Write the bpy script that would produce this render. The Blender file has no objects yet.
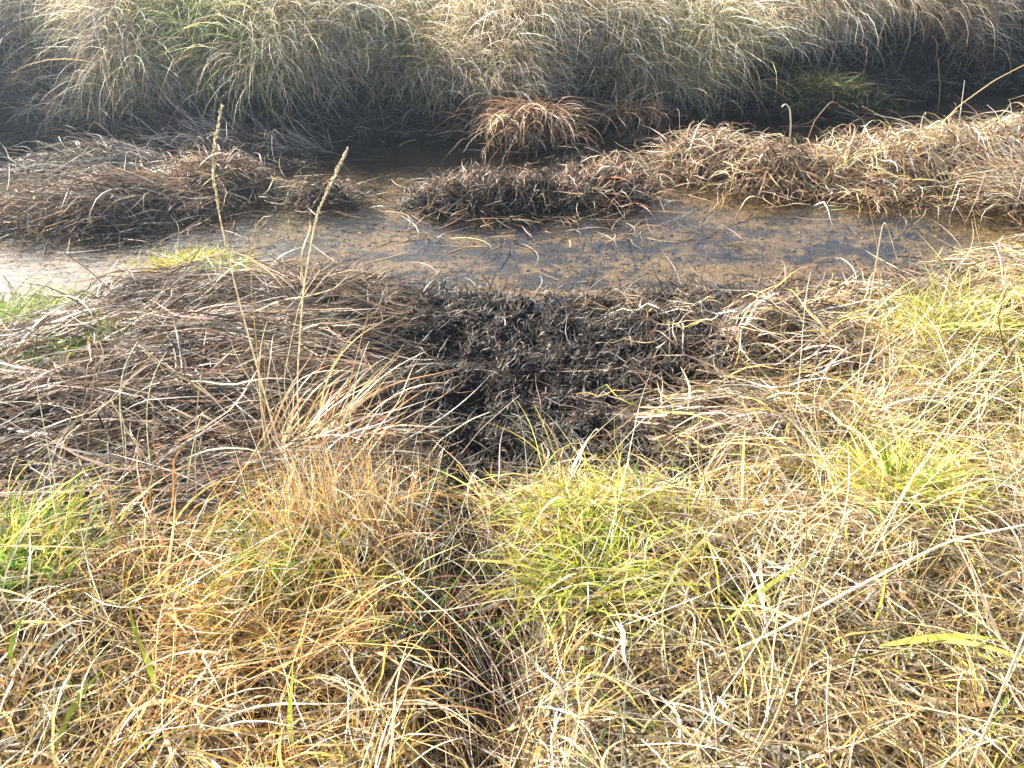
# A shallow creek between two overgrown banks in autumn, seen from the near bank against the sun.
import bpy, math, numpy as np
rs = np.random.RandomState(7)
D = math.radians
scene = bpy.context.scene
COL = scene.collection

# ------------------------------------------------------------------ camera
W_PX, H_PX, F_PX = 1024, 768, 745.0
CAM_Z, PITCH = 2.1, D(38)
cp, sp = math.cos(PITCH), math.sin(PITCH)
cam_d = bpy.data.cameras.new('camera'); cam = bpy.data.objects.new('camera', cam_d); COL.objects.link(cam)
cam.location = (0, 0, CAM_Z); cam.rotation_euler = (math.pi/2 - PITCH, 0, 0)
cam_d.sensor_fit = 'HORIZONTAL'; cam_d.sensor_width = 36; cam_d.lens = 36*F_PX/W_PX
cam_d.clip_start = 0.02; cam_d.clip_end = 2000
scene.camera = cam

def at(px, py, z=0.0):
    """survey: where the sight line through a picture point meets the level z"""
    px = np.asarray(px, float); py = np.asarray(py, float)
    dx = (px-512); dy = F_PX*cp + (384-py)*sp; dz = -F_PX*sp + (384-py)*cp
    t = (z-CAM_Z)/dz
    return dx*t, dy*t
def project(x, y, z):
    zz = z-CAM_Z
    dep = y*cp - zz*sp; up = y*sp + zz*cp
    dep = np.maximum(dep, 0.05)
    return 512+F_PX*x/dep, 384-F_PX*up/dep

# ------------------------------------------------------------------ noise
def _h(i, j, s):
    n = (i*374761393 + j*668265263 + s*1442695041) & 0xFFFFFFFF
    n = ((n ^ (n >> 13))*1274126177) & 0xFFFFFFFF
    n = ((n ^ (n >> 16))*2246822519) & 0xFFFFFFFF
    return ((n ^ (n >> 15)) & 0xFFFFFF)/float(0xFFFFFF)
def vn(x, y, s=0):
    x = np.asarray(x, float); y = np.asarray(y, float)
    i = np.floor(x).astype(np.int64); j = np.floor(y).astype(np.int64)
    u = x-i; v = y-j; u = u*u*(3-2*u); v = v*v*(3-2*v)
    return ((_h(i,j,s)*(1-u)+_h(i+1,j,s)*u)*(1-v) + (_h(i,j+1,s)*(1-u)+_h(i+1,j+1,s)*u)*v)*2-1
def fbm(x, y, s=0, o=4):
    r = 0; a = 1.0
    for k in range(o):
        r = r + a*vn(x*2**k+17.3*k, y*2**k-9.1*k, s+k); a *= .5
    return r
def sst(a, b, x):
    t = np.clip((x-a)/(b-a), 0, 1); return t*t*(3-2*t)

def poly(px, py, pts, soft=15.):
    """soft inside mask of an outline"""
    pts = np.asarray(pts, float); n = len(pts)
    px = np.asarray(px, float); py = np.asarray(py, float)
    ins = np.zeros(px.shape, bool); d2 = np.full(px.shape, 1e12)
    for a in range(n):
        x0, y0 = pts[a]; x1, y1 = pts[(a+1) % n]
        c = ((y0 > py) != (y1 > py))
        with np.errstate(divide='ignore', invalid='ignore'):
            xi = (x1-x0)*(py-y0)/(y1-y0+1e-12)+x0
        ins ^= c & (px < xi)
        ex, ey = x1-x0, y1-y0
        t = np.clip(((px-x0)*ex+(py-y0)*ey)/(ex*ex+ey*ey), 0, 1)
        d2 = np.minimum(d2, (px-x0-t*ex)**2+(py-y0-t*ey)**2)
    sd = np.sqrt(d2)*np.where(ins, 1, -1)
    return sst(-soft, soft, sd)

# ------------------------------------------------------------------ terrain
NEAR = np.array([(-700,440),(-250,370),(0,350),(60,334),(130,300),(180,272),(240,268),(300,274),(360,282),(420,290),(520,300),
                 (640,294),(760,290),(850,288),(920,278),(985,256),(1024,240),(1200,205),(1500,170)], float)
FAR = np.array([(-900,165),(-300,152),(0,150),(150,142),(300,140),(430,138),(500,138),(650,122),(780,114),(900,100),(1024,84),(1300,70),(1700,62)], float)
nx, ny = at(NEAR[:,0], NEAR[:,1]); fx, fy = at(FAR[:,0], FAR[:,1])
def y_near(x): return np.interp(x, nx, ny)
def y_far(x): return np.interp(x, fx, fy)

# islands of mud and sedge standing in the stream: picture point, level, radius x, radius y, height
ISL = [(60,222,.0,.85,.16,.03),(150,208,.0,.5,.17,.035),(225,188,.0,.40,.2,.12),(322,200,.0,.24,.14,.07),(110,172,.0,.7,.12,.02),(235,160,.0,.8,.10,.02),
       (455,200,.0,.42,.22,.06),(545,200,.0,.50,.26,.07),(615,190,.0,.32,.2,.06),(570,165,.0,.2,.25,.03),(500,243,.0,.22,.07,-.045),(600,232,.0,.3,.08,-.045),(720,236,.0,.2,.06,-.05),(420,236,.0,.2,.07,-.05),(540,140,.0,.40,.18,.07),(640,135,.0,.28,.18,.10),
       (705,165,.0,.40,.2,.09),(775,180,.0,.36,.2,.08),(828,165,.0,.3,.18,.06),(900,180,.0,.5,.26,.09),(975,170,.0,.7,.30,.07),(1045,160,.0,.5,.34,.22),
       (830,108,.0,.6,.2,.06)]
ISLW = [(*at(a,b,c), rx, ry, h) for a,b,c,rx,ry,h in ISL]
# swells of the near bank: picture point, level, radius x, radius y, height
SWELL = [(150,380,.2,.9,.30,.06),(300,320,.15,.6,.25,.06),(330,400,.25,.5,.22,.07),(60,430,.3,.6,.25,.06),
         (540,395,.2,.35,.33,-.10),(500,440,.25,.20,.14,-.06),(330,525,.45,.36,.22,.10),(130,600,.5,.35,.2,.06),(600,520,.45,.32,.2,.07),
         (478,640,.5,.13,.40,-.19),(395,610,.5,.14,.25,.06),(860,520,.45,.5,.3,.07),(740,490,.4,.16,.12,-.05),(800,340,.2,.45,.2,.07),(690,330,.1,.28,.14,.05),(990,300,.3,.5,.3,.10),(640,700,.5,.14,.1,-.06),(330,690,.5,.2,.1,-.05)]
SWW = [(*at(a,b,c), rx, ry, h) for a,b,c,rx,ry,h in SWELL]
MUD = [(395,290),(560,298),(700,288),(850,284),(845,300),(720,328),(705,375),(640,395),(625,430),(680,470),(715,510),(650,515),(560,500),(500,505),(440,520),(415,450),(420,390),(430,340)]
MUD2 = [(385,200),(430,178),(520,170),(600,165),(650,168),(640,205),(560,228),(470,228),(400,218)]

def mudm_(px, py, a, b):
    qx = px+26*fbm(px*.021, py*.034, 161, 3); qy = py+15*fbm(px*.019+7, py*.03, 165, 3)
    return np.maximum(poly(qx, qy, MUD, a), poly(qx, qy, MUD2, b))
def height_exact(x, y):
    d = y_near(x)-y
    near = np.interp(d, [-.6,-.25,0,.12,.5,.9,1.5,2.05,2.6,4,9], [-.12,-.085,-.012,.04,.10,.15,.24,.39,.46,.52,.60])
    s = y-y_far(x)
    s = s+.22*fbm(x*1.15, y*.5, 33, 3)*sst(0,.5,s)
    far = np.interp(s, [-.5,-.2,0,.15,.3,.55,1.0,1.5,2.5,6,30], [-.12,-.08,-.01,.04,.08,.32,.60,.74,.84,.92,1.0])
    z = np.maximum(near, far)
    bed = -.075 + .018*fbm(x*2.3, y*2.3, 5, 3)
    z = np.where((d < 0) & (s < 0), np.maximum(np.maximum(near, far), bed), z)
    for (cx,cy,rx,ry,h) in ISLW:
        q = ((x-cx)/rx)**2 + ((y-cy)/ry)**2
        z = z + (h+.075)*np.exp(-q**1.3*1.1)*(q < 9)
    for (cx,cy,rx,ry,h) in SWW:
        z = z + h*np.exp(-((x-cx)/rx)**2 - ((y-cy)/ry)**2)
    px, py = project(x, y, z)
    mud = mudm_(px, py, 20, 10)*(np.abs(x) < 3)*(y > .8)
    nf = np.exp(-np.maximum(np.abs(x)-6, 0))*np.exp(-np.maximum(np.abs(y-4)-5, 0))
    z = z + .03*fbm(x*1.7, y*1.7, 3, 3)*sst(-.05,.12,z)*nf
    rough = np.clip(mud, 0, 1)
    land = sst(-.04, .04, z)
    # trodden mud: pits and clods
    c = fbm(x*9, y*9, 21, 4)
    pit = np.maximum(0, vn(x*7.5, y*7.5, 44)-.25)
    z = z + rough*land*(.040*c + .016*np.abs(fbm(x*22, y*22, 31, 3)) - .15*pit)
    matm = sst(.02,.3,d)*sst(2.2,1.7,d)*(1-rough)*nf
    z = z + matm*.065*fbm(x*1.6+y*.8, y*4.2-x*.9, 37, 3)
    z = z + .007*fbm(x*14, y*14, 9, 3)*nf*(1-rough)
    return z, mud

def axis(lo, hi, step, far):
    core = np.arange(lo, hi+1e-6, step)
    g = []; s = step; v = 0.
    while v < far:
        s *= 1.35; v += s; g.append(v)
    g = np.array(g)
    return np.concatenate([(lo-g)[::-1], core, hi+g])
STEP = .014
ax = axis(-6.2, 6.2, STEP, 420); ay = axis(.2, 9.6, STEP, 420)
GX, GY = np.meshgrid(ax, ay)
GZ, GM = height_exact(GX, GY)
# regular lookup grid for the blades
LX0, LX1, LY0, LY1 = -6.2, 6.2, .2, 9.6
ci = np.searchsorted(ax, LX0-1e-9); cj = np.searchsorted(ay, LY0-1e-9)
nxc = int(round((LX1-LX0)/STEP))+1; nyc = int(round((LY1-LY0)/STEP))+1
LUT = GZ[cj:cj+nyc, ci:ci+nxc]
def ground(x, y):
    u = np.clip((x-LX0)/STEP, 0, nxc-1.001); v = np.clip((y-LY0)/STEP, 0, nyc-1.001)
    i = u.astype(int); j = v.astype(int); a = u-i; b = v-j
    return (LUT[j,i]*(1-a)+LUT[j,i+1]*a)*(1-b)+(LUT[j+1,i]*(1-a)+LUT[j+1,i+1]*a)*b
def on_ground(px, py):
    """where the sight line through a picture point meets the terrain"""
    z = .2
    for _ in range(14):
        x, y = at(px, py, z); z = .5*z+.5*float(ground(np.array([x]), np.array([y]))[0])
    return float(x), float(y), float(ground(np.array([x]), np.array([y]))[0])

# ------------------------------------------------------------------ mesh helpers
def mesh_from(name, V, Fq, C=None, smooth=True):
    me = bpy.data.meshes.new(name)
    V = np.ascontiguousarray(V, np.float32); Fq = np.ascontiguousarray(Fq, np.int32); k = Fq.shape[1]
    me.vertices.add(len(V)); me.vertices.foreach_set('co', V.ravel())
    me.loops.add(Fq.size); me.loops.foreach_set('vertex_index', Fq.ravel())
    me.polygons.add(len(Fq)); me.polygons.foreach_set('loop_start', np.arange(0, Fq.size, k, dtype=np.int32))
    me.polygons.foreach_set('use_smooth', np.full(len(Fq), smooth))
    if C is not None:
        a = me.color_attributes.new('tint', 'FLOAT_COLOR', 'POINT')
        cc = np.ones((len(V), 4), np.float32); cc[:, :3] = C; a.data.foreach_set('color', cc.ravel())
    me.update(); me.validate()
    return me
class Bunch:
    def __init__(s): s.v=[]; s.f=[]; s.c=[]; s.n=0
    def add(s, V, Fq, C):
        s.v.append(V); s.f.append(Fq+s.n); s.c.append(C); s.n += len(V)
    def build(s, name, mat, parent=None, smooth=True, origin=None):
        V = np.concatenate(s.v); o = np.zeros(3) if origin is None else np.asarray(origin, float)
        me = mesh_from(name, V-o, np.concatenate(s.f), np.concatenate(s.c), smooth)
        me.materials.append(mat)
        ob = bpy.data.objects.new(name, me); COL.objects.link(ob)
        if parent is not None:
            ob.parent = parent; ob.location = tuple(o-np.array(parent.location))
        else: ob.location = tuple(o)
        return ob
def tag(o, label=None, cat=None, group=None, kind=None):
    if label: o['label'] = label
    if cat: o['category'] = cat
    if group: o['group'] = group
    if kind: o['kind'] = kind
    return o
def empty(name, loc):
    o = bpy.data.objects.new(name, None); COL.objects.link(o); o.location = loc; o.empty_display_size = .05
    return o

def arr(v, n): return np.broadcast_to(np.asarray(v, float), (n,)).astype(float)
def U(a, b, n): return rs.uniform(a, b, n)
def G(m, s, n): return rs.normal(m, s, n)

def strips(B, x, y, phi, th0, th1, L, W, col, K=6, z0=0., pw=1., dphi=0., wig=0., kink=0., kt=.6, roll=None, twist=0., drape=False, off=.004, flow=None, tip=.12, base=.6, absz=None):
    """ribbon blades. th is the lean from upright; drape lays the blade along the terrain"""
    n = len(x)
    phi, th0, th1, L, W, pw, dphi, wig, kink, kt, twist, off, z0 = [arr(a, n) for a in (phi, th0, th1, L, W, pw, dphi, wig, kink, kt, twist, off, z0)]
    W = np.minimum(W, .0125 if n > 1 else .02)
    roll = G(0, .6, n) if roll is None else arr(roll, n)
    P = np.zeros((K+1, n, 3)); P[0,:,0] = x; P[0,:,1] = y
    g0 = ground(P[0,:,0], P[0,:,1]) if absz is None else arr(absz, n)
    P[0,:,2] = g0+z0
    h = z0.copy(); TH = []; PH = []
    w1 = U(0, 6.28, n); w2 = U(3, 9, n)
    for k in range(K):
        t = (k+.5)/K
        th = th0+(th1-th0)*t**pw + kink*(t > kt) + wig*.35*np.sin(w2*1.3*t+w1*2)
        ph = phi+dphi*t + wig*np.sin(w1+w2*t) + .5*kink*(t > kt)*np.sign(np.sin(w1*7))
        TH.append(th); PH.append(ph)
        s = L/K
        P[k+1,:,0] = P[k,:,0]+s*np.sin(th)*np.cos(ph); P[k+1,:,1] = P[k,:,1]+s*np.sin(th)*np.sin(ph)
        gz = ground(P[k+1,:,0], P[k+1,:,1])
        if drape:
            h = np.maximum(h+s*np.cos(th), 0); P[k+1,:,2] = gz+h+off
        else:
            P[k+1,:,2] = np.maximum(P[k,:,2]+s*np.cos(th), gz+off)
    if drape: P[0,:,2] += off
    T = np.zeros_like(P); T[1:-1] = P[2:]-P[:-2]; T[0] = P[1]-P[0]; T[-1] = P[-1]-P[-2]
    T /= np.maximum(np.linalg.norm(T, axis=2, keepdims=True), 1e-9)
    V = np.zeros((K+1, 2, n, 3)); 
    for k in range(K+1):
        t = k/K; ph = PH[min(k, K-1)]
        s = np.stack([-np.sin(ph), np.cos(ph), np.zeros(n)], 1)
        b = np.cross(T[k], s); r = roll+twist*t
        s = s*np.cos(r)[:,None]+b*np.sin(r)[:,None]
        wp = W*(min(1, base+(1-base)*t/.25))*max(tip, (1-t**2.6))*.5
        V[k,0] = P[k]-s*wp[:,None]; V[k,1] = P[k]+s*wp[:,None]
    V = V.transpose(2,0,1,3).reshape(-1,3)
    a = (np.arange(n)*(K+1)*2)[:,None]+(np.arange(K)*2)[None,:]
    Fq = np.stack([a, a+1, a+3, a+2], 2).reshape(-1,4)
    B.add(V, Fq, np.repeat(col, (K+1)*2, axis=0))
    return P

def bundle(x, y, size, spread):
    """gather blades into sheaves: several share one root"""
    n = len(x); m = max(1, n//size); i = rs.randint(0, m, n)
    return x[i]+G(0,spread,n), y[i]+G(0,spread,n), i
def palette(n, cols, wts, jit=.18):
    cols = np.array(cols); w = np.array(wts, float); i = rs.choice(len(cols), n, p=w/w.sum())
    c = cols[i]*np.exp(G(0, jit, n))[:,None]*(1+G(0, .05, (n*3)).reshape(n,3))
    return np.clip(c, .005, .85)

# colours of the growth
STRAW=(.64,.49,.25); PALE=(.82,.74,.55); ORANGE=(.60,.33,.12); BROWN=(.24,.145,.075); GOLD=(.64,.45,.13)
YGREEN=(.52,.53,.09); GREEN=(.20,.31,.045); DGREEN=(.07,.12,.03); GREY=(.30,.25,.19); PINKB=(.36,.24,.16); UMBER=(.11,.075,.045); BLACK=(.035,.028,.022)
REDB=(.30,.14,.07); SILVER=(.55,.48,.38)

# ------------------------------------------------------------------ materials
def new_mat(name):
    m = bpy.data.materials.new(name); m.use_nodes = True; nt = m.node_tree; nt.nodes.clear()
    return m, nt, nt.nodes.new, nt.links.new
def blade_mat(name, trans=.38, rough=.45, spec=.35):
    m, nt, N, Lk = new_mat(name)
    out = N('ShaderNodeOutputMaterial'); at_ = N('ShaderNodeAttribute'); at_.attribute_name = 'tint'
    geo = N('ShaderNodeTexCoord'); no = N('ShaderNodeTexNoise'); no.inputs['Scale'].default_value = 45; no.inputs['Detail'].default_value = 3
    Lk(geo.outputs['Object'], no.inputs['Vector'])
    mr = N('ShaderNodeMapRange'); mr.inputs['From Min'].default_value = .3; mr.inputs['From Max'].default_value = .7; mr.inputs['To Min'].default_value = .72; mr.inputs['To Max'].default_value = 1.18
    Lk(no.outputs['Fac'], mr.inputs['Value'])
    mul = N('ShaderNodeVectorMath'); mul.operation = 'SCALE'; Lk(at_.outputs['Color'], mul.inputs[0]); Lk(mr.outputs['Result'], mul.inputs['Scale'])
    p = N('ShaderNodeBsdfPrincipled'); Lk(mul.outputs[0], p.inputs['Base Color']); p.inputs['Roughness'].default_value = rough
    p.inputs['Specular IOR Level'].default_value = spec
    tr = N('ShaderNodeBsdfTranslucent'); Lk(mul.outputs[0], tr.inputs['Color'])
    mx = N('ShaderNodeMixShader'); mx.inputs[0].default_value = trans
    Lk(p.outputs[0], mx.inputs[1]); Lk(tr.outputs[0], mx.inputs[2]); Lk(mx.outputs[0], out.inputs['Surface'])
    return m
M_dry = blade_mat('dry_blade', .40, .45, .4)
M_green = blade_mat('green_blade', .48, .4, .4)
M_dead = blade_mat('dead_sedge', .25, .5, .35)
M_far = blade_mat('far_blade', .48, .5, .35)

def ground_mat(name='wet_earth', r0=.35, r1=.8, spec=.25):
    m, nt, N, Lk = new_mat(name)
    out = N('ShaderNodeOutputMaterial'); a = N('ShaderNodeAttribute'); a.attribute_name = 'tint'
    tc = N('ShaderNodeTexCoord')
    def noise(sc, det, ro=.6):
        n = N('ShaderNodeTexNoise'); n.inputs['Scale'].default_value = sc; n.inputs['Detail'].default_value = det; n.inputs['Roughness'].default_value = ro
        Lk(tc.outputs['Object'], n.inputs['Vector']); return n
    n1 = noise(16, 8, .7); n2 = noise(95, 4)
    ad = N('ShaderNodeMath'); ad.operation = 'ADD'; Lk(n1.outputs['Fac'], ad.inputs[0]); Lk(n2.outputs['Fac'], ad.inputs[1])
    mr = N('ShaderNodeMapRange'); mr.inputs['From Min'].default_value = .7; mr.inputs['From Max'].default_value = 1.3; mr.inputs['To Min'].default_value = .35; mr.inputs['To Max'].default_value = 1.65
    Lk(ad.outputs[0], mr.inputs['Value'])
    mul = N('ShaderNodeVectorMath'); mul.operation = 'SCALE'; Lk(a.outputs['Color'], mul.inputs[0]); Lk(mr.outputs['Result'], mul.inputs['Scale'])
    p = N('ShaderNodeBsdfPrincipled'); Lk(mul.outputs[0], p.inputs['Base Color'])
    r = N('ShaderNodeMapRange'); r.inputs['To Min'].default_value = r0; r.inputs['To Max'].default_value = r1; Lk(n1.outputs['Fac'], r.inputs['Value']); Lk(r.outputs['Result'], p.inputs['Roughness'])
    p.inputs['Specular IOR Level'].default_value = spec
    b = N('ShaderNodeBump'); b.inputs['Strength'].default_value = .8; b.inputs['Distance'].default_value = .02; Lk(ad.outputs[0], b.inputs['Height']); Lk(b.outputs[0], p.inputs['Normal'])
    Lk(p.outputs[0], out.inputs['Surface'])
    return m
M_ground = ground_mat()
M_mud = ground_mat('black_mud', .35, .75, .22)

def water_mat():
    m, nt, N, Lk = new_mat('creek_water')
    out = N('ShaderNodeOutputMaterial'); tc = N('ShaderNodeTexCoord')
    mp = N('ShaderNodeMapping'); mp.inputs['Scale'].default_value = (1., 2.2, 1); mp.inputs['Rotation'].default_value = (0, 0, .15); Lk(tc.outputs['Object'], mp.inputs['Vector'])
    n1 = N('ShaderNodeTexNoise'); n1.inputs['Scale'].default_value = 9; n1.inputs['Detail'].default_value = 4; n1.inputs['Roughness'].default_value = .55; n1.inputs['Distortion'].default_value = .6
    Lk(mp.outputs[0], n1.inputs['Vector'])
    b = N('ShaderNodeBump'); b.inputs['Strength'].default_value = .27; b.inputs['Distance'].default_value = .02; Lk(n1.outputs['Fac'], b.inputs['Height'])
    lw = N('ShaderNodeLayerWeight'); lw.inputs['Blend'].default_value = .5; Lk(b.outputs[0], lw.inputs['Normal'])
    pw = N('ShaderNodeMath'); pw.operation = 'POWER'; pw.inputs[1].default_value = 3.9; Lk(lw.outputs['Facing'], pw.inputs[0])
    fr = N('ShaderNodeMath'); fr.operation = 'MULTIPLY_ADD'; fr.inputs[1].default_value = .95; fr.inputs[2].default_value = .025; Lk(pw.outputs[0], fr.inputs[0])
    tr = N('ShaderNodeBsdfTransparent'); tr.inputs['Color'].default_value = (.86, .80, .68, 1)
    gl = N('ShaderNodeBsdfGlossy'); gl.inputs['Roughness'].default_value = .015; gl.inputs['Color'].default_value = (1, 1, 1, 1); Lk(b.outputs[0], gl.inputs['Normal'])
    mx = N('ShaderNodeMixShader'); Lk(fr.outputs[0], mx.inputs[0]); Lk(tr.outputs[0], mx.inputs[1]); Lk(gl.outputs[0], mx.inputs[2])
    Lk(mx.outputs[0], out.inputs['Surface'])
    return m
M_water = water_mat()

# ------------------------------------------------------------------ ground sheet, creek bed included
def grid_faces(w, h):
    a = (np.arange(h-1)*w)[:,None]+np.arange(w-1)[None,:]
    return np.stack([a, a+1, a+w+1, a+w], 2).reshape(-1,4)
px, py = project(GX, GY, GZ)
soil = np.array([.075,.052,.030])*np.ones(GX.shape+(3,))
bedc = np.array([.17,.118,.05])*np.ones(GX.shape+(3,))
algae = sst(-.45, .55, fbm(GX*4.0, GY*9, 61, 3)+.7*fbm(GX*13, GY*30, 64, 3))[...,None]
bedc = bedc*(1-algae)+np.array([.025,.020,.012])*algae
silt = sst(.2, .7, fbm(GX*1.1+4, GY*2.1, 71, 3))[...,None]
bedc = bedc*(1-.6*silt)+.6*silt*np.array([.21,.155,.075])
far_dark = (sst(.95, .45, y_far(GX)-GY+.25*fbm(GX*2, GY*3, 66, 3)))[...,None]  # bed colour darkened towards the far bank
bedc = bedc*(1-far_dark)+np.array([.028,.022,.014])*far_dark
wet = sst(.03, -.03, GZ)[...,None]
c = soil*(1-wet)+bedc*wet
mudm = (np.clip(GM,0,1)*sst(-.05,.02,GZ))[...,None]
c = c*(1-mudm)+np.array([.012,.009,.007])*mudm
farm = sst(.0,.25,GY-y_far(GX))[...,None]
c = c*(1-farm)+np.array([.050,.042,.028])*farm
meadow = sst(1.8, 3.5, GY-y_far(GX))[...,None]
c = c*(1-meadow)+np.array([.26,.20,.09])*meadow
# a sandy lip right at the near waterline
lip = (poly(px, py, [(500,278),(620,268),(760,290),(740,320),(640,300),(560,292)], 16)*(GY < y_near(GX)+.15)*(GY > 1))[...,None]
c = c*(1-.75*lip)+np.array([.22,.165,.11])*.75*lip
V = np.stack([GX, GY, GZ], 2).reshape(-1,3)
me = mesh_from('ground', V, grid_faces(len(ax), len(ay)), c.reshape(-1,3)); me.materials.append(M_ground)
ob = bpy.data.objects.new('ground', me); COL.objects.link(ob); tag(ob, kind='structure')

wx = np.linspace(-60, 60, 241); wy = np.linspace(2, 12, 41)
X, Y = np.meshgrid(wx, wy)
yy = np.clip(Y, y_near(X)-.14, y_far(X)+.25)
me = mesh_from('water', np.stack([X, yy, np.zeros_like(X)], 2).reshape(-1,3), grid_faces(len(wx), len(wy))); me.materials.append(M_water)
ob = bpy.data.objects.new('water', me); COL.objects.link(ob); tag(ob, kind='structure')

# ------------------------------------------------------------------ scatter helpers
def scatter(n, x0, x1, y0, y1, mask):
    """random spots of the ground kept by a picture-plan mask"""
    x = U(x0, x1, n); y = U(y0, y1, n); z = ground(x, y); px, py = project(x, y, z)
    k = rs.rand(n) < mask(px, py, x, y, z)
    return x[k], y[k], z[k], px[k], py[k]

FORE = [(-400,512),(100,535),(230,525),(290,495),(400,490),(470,525),(520,500),(620,500),(690,525),(750,480),(790,430),(860,390),(900,340),(960,290),(1150,245),(1700,300),(1500,1300),(-700,1300)]
MATL = [(-400,390),(60,338),(140,300),(185,272),(330,274),(400,284),(430,320),(430,400),(415,470),(300,505),(230,530),(-400,570)]
MATR = [(540,306),(700,294),(930,278),(1000,250),(1200,205),(1200,300),(960,290),(900,340),(860,395),(790,430),(745,480),(690,525),(660,460),(630,410),(690,375),(660,328)]
GREENP = [(505,490),(640,490),(700,520),(720,560),(640,600),(540,600),(505,540)]

# ---- foreground grass: thatch, arching blades, thin straws
def fore_cols(px, py, n, thatch=False):
    gl = np.clip(poly(px, py, GREENP, 45)*.75 + .22*sst(.1,.6,fbm(px*.012, py*.012, 81, 3)) + .6*poly(px,py,[(-30,510),(55,510),(50,600),(-30,620)],25) + .16*poly(px,py,[(60,540),(330,560),(330,800),(-30,800)],40)*(fbm(px*.03, py*.03, 83, 2)>.1)
                 + .22*poly(px,py,[(820,380),(1024,300),(1024,480),(860,500)],40), 0, 1)
    left = sst(620, 380, px)*sst(380, 470, py)
    c = palette(n, [STRAW, PALE, BROWN, GREY, GOLD], [5, 2.2, 1.8, 1.0, 2.4])
    co = palette(n, [ORANGE, GOLD, STRAW, PALE, BROWN], [2.8, 3.6, 2.6, 2.2, 1.])
    k = rs.rand(n) < left*.85; c[k] = co[k]
    cg = palette(n, [YGREEN, GREEN, GOLD, (.5,.5,.12)], [4, 1.7, 1.5, 2.2])
    k = rs.rand(n) < gl*(.35 if thatch else .85); c[k] = cg[k]
    return c
HOLLOW = [(460,490),(500,490),(508,560),(525,660),(545,800),(410,800),(430,660),(428,600),(450,540)]
fmask = lambda px, py, x, y, z: poly(px, py, FORE, 26)*(1-.84*poly(px, py, HOLLOW, 38))
B = Bunch()
x, y, z, px, py = scatter(30000, -2.9, 2.9, .35, 3.6, fmask); n = len(x)
c = fore_cols(px, py, n, True)*.6  # dead thatch, tint lowered further to paint shade into the gaps
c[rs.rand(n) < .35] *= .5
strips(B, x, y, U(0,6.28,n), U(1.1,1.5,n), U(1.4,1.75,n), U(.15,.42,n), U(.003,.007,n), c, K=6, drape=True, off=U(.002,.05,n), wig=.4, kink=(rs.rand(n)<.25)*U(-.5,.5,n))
x, y, z, px, py = scatter(46000, -2.9, 2.9, .35, 3.6, fmask); n = len(x)
x, y, bi = bundle(x, y, 8, .013); px, py = project(x, y, ground(x, y))
c = fore_cols(px, py, n)*np.exp(G(0,.15,n))[bi][:,None]
lean = fbm(x*2.2, y*2.2, 91, 2)*2.2
ph = G(-1.2, 1.0, n)[bi]+lean*1.2+G(0,.38,n)
cl = .55+.9*sst(-.5,.6,fbm(x*4.2, y*4.2, 95, 3))
strips(B, x, y, ph, U(.2,1.1,n), U(1.3,2.9,n), U(.10,.34,n)*cl, np.exp(G(-5.52,.45,n)), c, K=8, z0=U(0,.02,n), wig=np.abs(G(0,.22,n)), dphi=G(0,.55,n), kink=(rs.rand(n)<.3)*U(-.2,1.1,n), kt=U(.3,.8,n), twist=G(0,1.6,n))
ob = B.build('foreground_grass', M_dry); tag(ob, 'matted straw coloured and yellowish grass covering the near bank', 'grass', kind='stuff')
# thin wiry straws lying over it
B = Bunch()
x, y, z, px, py = scatter(4500, -.6, .6, .5, 2., lambda px, py, x, y, z: poly(px, py, HOLLOW, 20)); n = len(x)
strips(B, x, y, G(-1.25,.3,n), U(.7,1.3,n), U(1.3,1.7,n), U(.2,.5,n), U(.0018,.004,n), palette(n, [GREY, SILVER, BROWN, UMBER, PINKB], [2,.9,2.4,3,1.5]), K=7, z0=U(0,.03,n), wig=.12, off=U(.0,.04,n))  # brown and umber tints paint the hollow's shade into these straws
x, y, z, px, py = scatter(6500, -2.9, 2.9, .35, 3.4, fmask); n = len(x)
c = fore_cols(px, py, n); k = rs.rand(n) < .5; c[k] = palette(n, [PALE, STRAW, SILVER, BROWN], [1.6,3,1.2,1])[k]
strips(B, x, y, U(0,6.28,n), U(.5,1.45,n), U(1.2,1.75,n), U(.15,.5,n), U(.0014,.0032,n), c, K=7, z0=U(.01,.08,n), wig=.10, kink=(rs.rand(n)<.35)*U(-.9,.9,n), kt=U(.2,.8,n), off=U(.02,.09,n))
# curled dead leaves
x, y, z, px, py = scatter(2600, -2.9, 2.9, .4, 3.2, fmask); n = len(x)
c = palette(n, [PALE, STRAW, SILVER, ORANGE, BROWN], [3,2,2,1.2,.8])
strips(B, x, y, U(0,6.28,n), U(.6,1.4,n), U(1.5,3.6,n), U(.06,.2,n), U(.003,.0085,n), c, K=9, z0=U(.02,.08,n), wig=.5, twist=G(0,2.5,n), off=U(.02,.07,n))
ob = B.build('dry_straw', M_dry); tag(ob, 'loose pale straws and curled dead leaves lying over the near grass', 'straw', kind='stuff')

def tips_clear(x, y, ph, L, mudk=.95, watk=.9):
    tx = x+.85*L*np.cos(ph); ty = y+.85*L*np.sin(ph); z = ground(tx, ty); qx, qy = project(tx, ty, z)
    bad = np.maximum(mudm_(qx, qy, 14, 10)*mudk, (z < .0)*watk)
    mx = x+.5*L*np.cos(ph); my = y+.5*L*np.sin(ph); z = ground(mx, my); qx, qy = project(mx, my, z)
    return rs.rand(len(x)) > np.maximum(bad, mudm_(qx, qy, 14, 10)*mudk)
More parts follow.
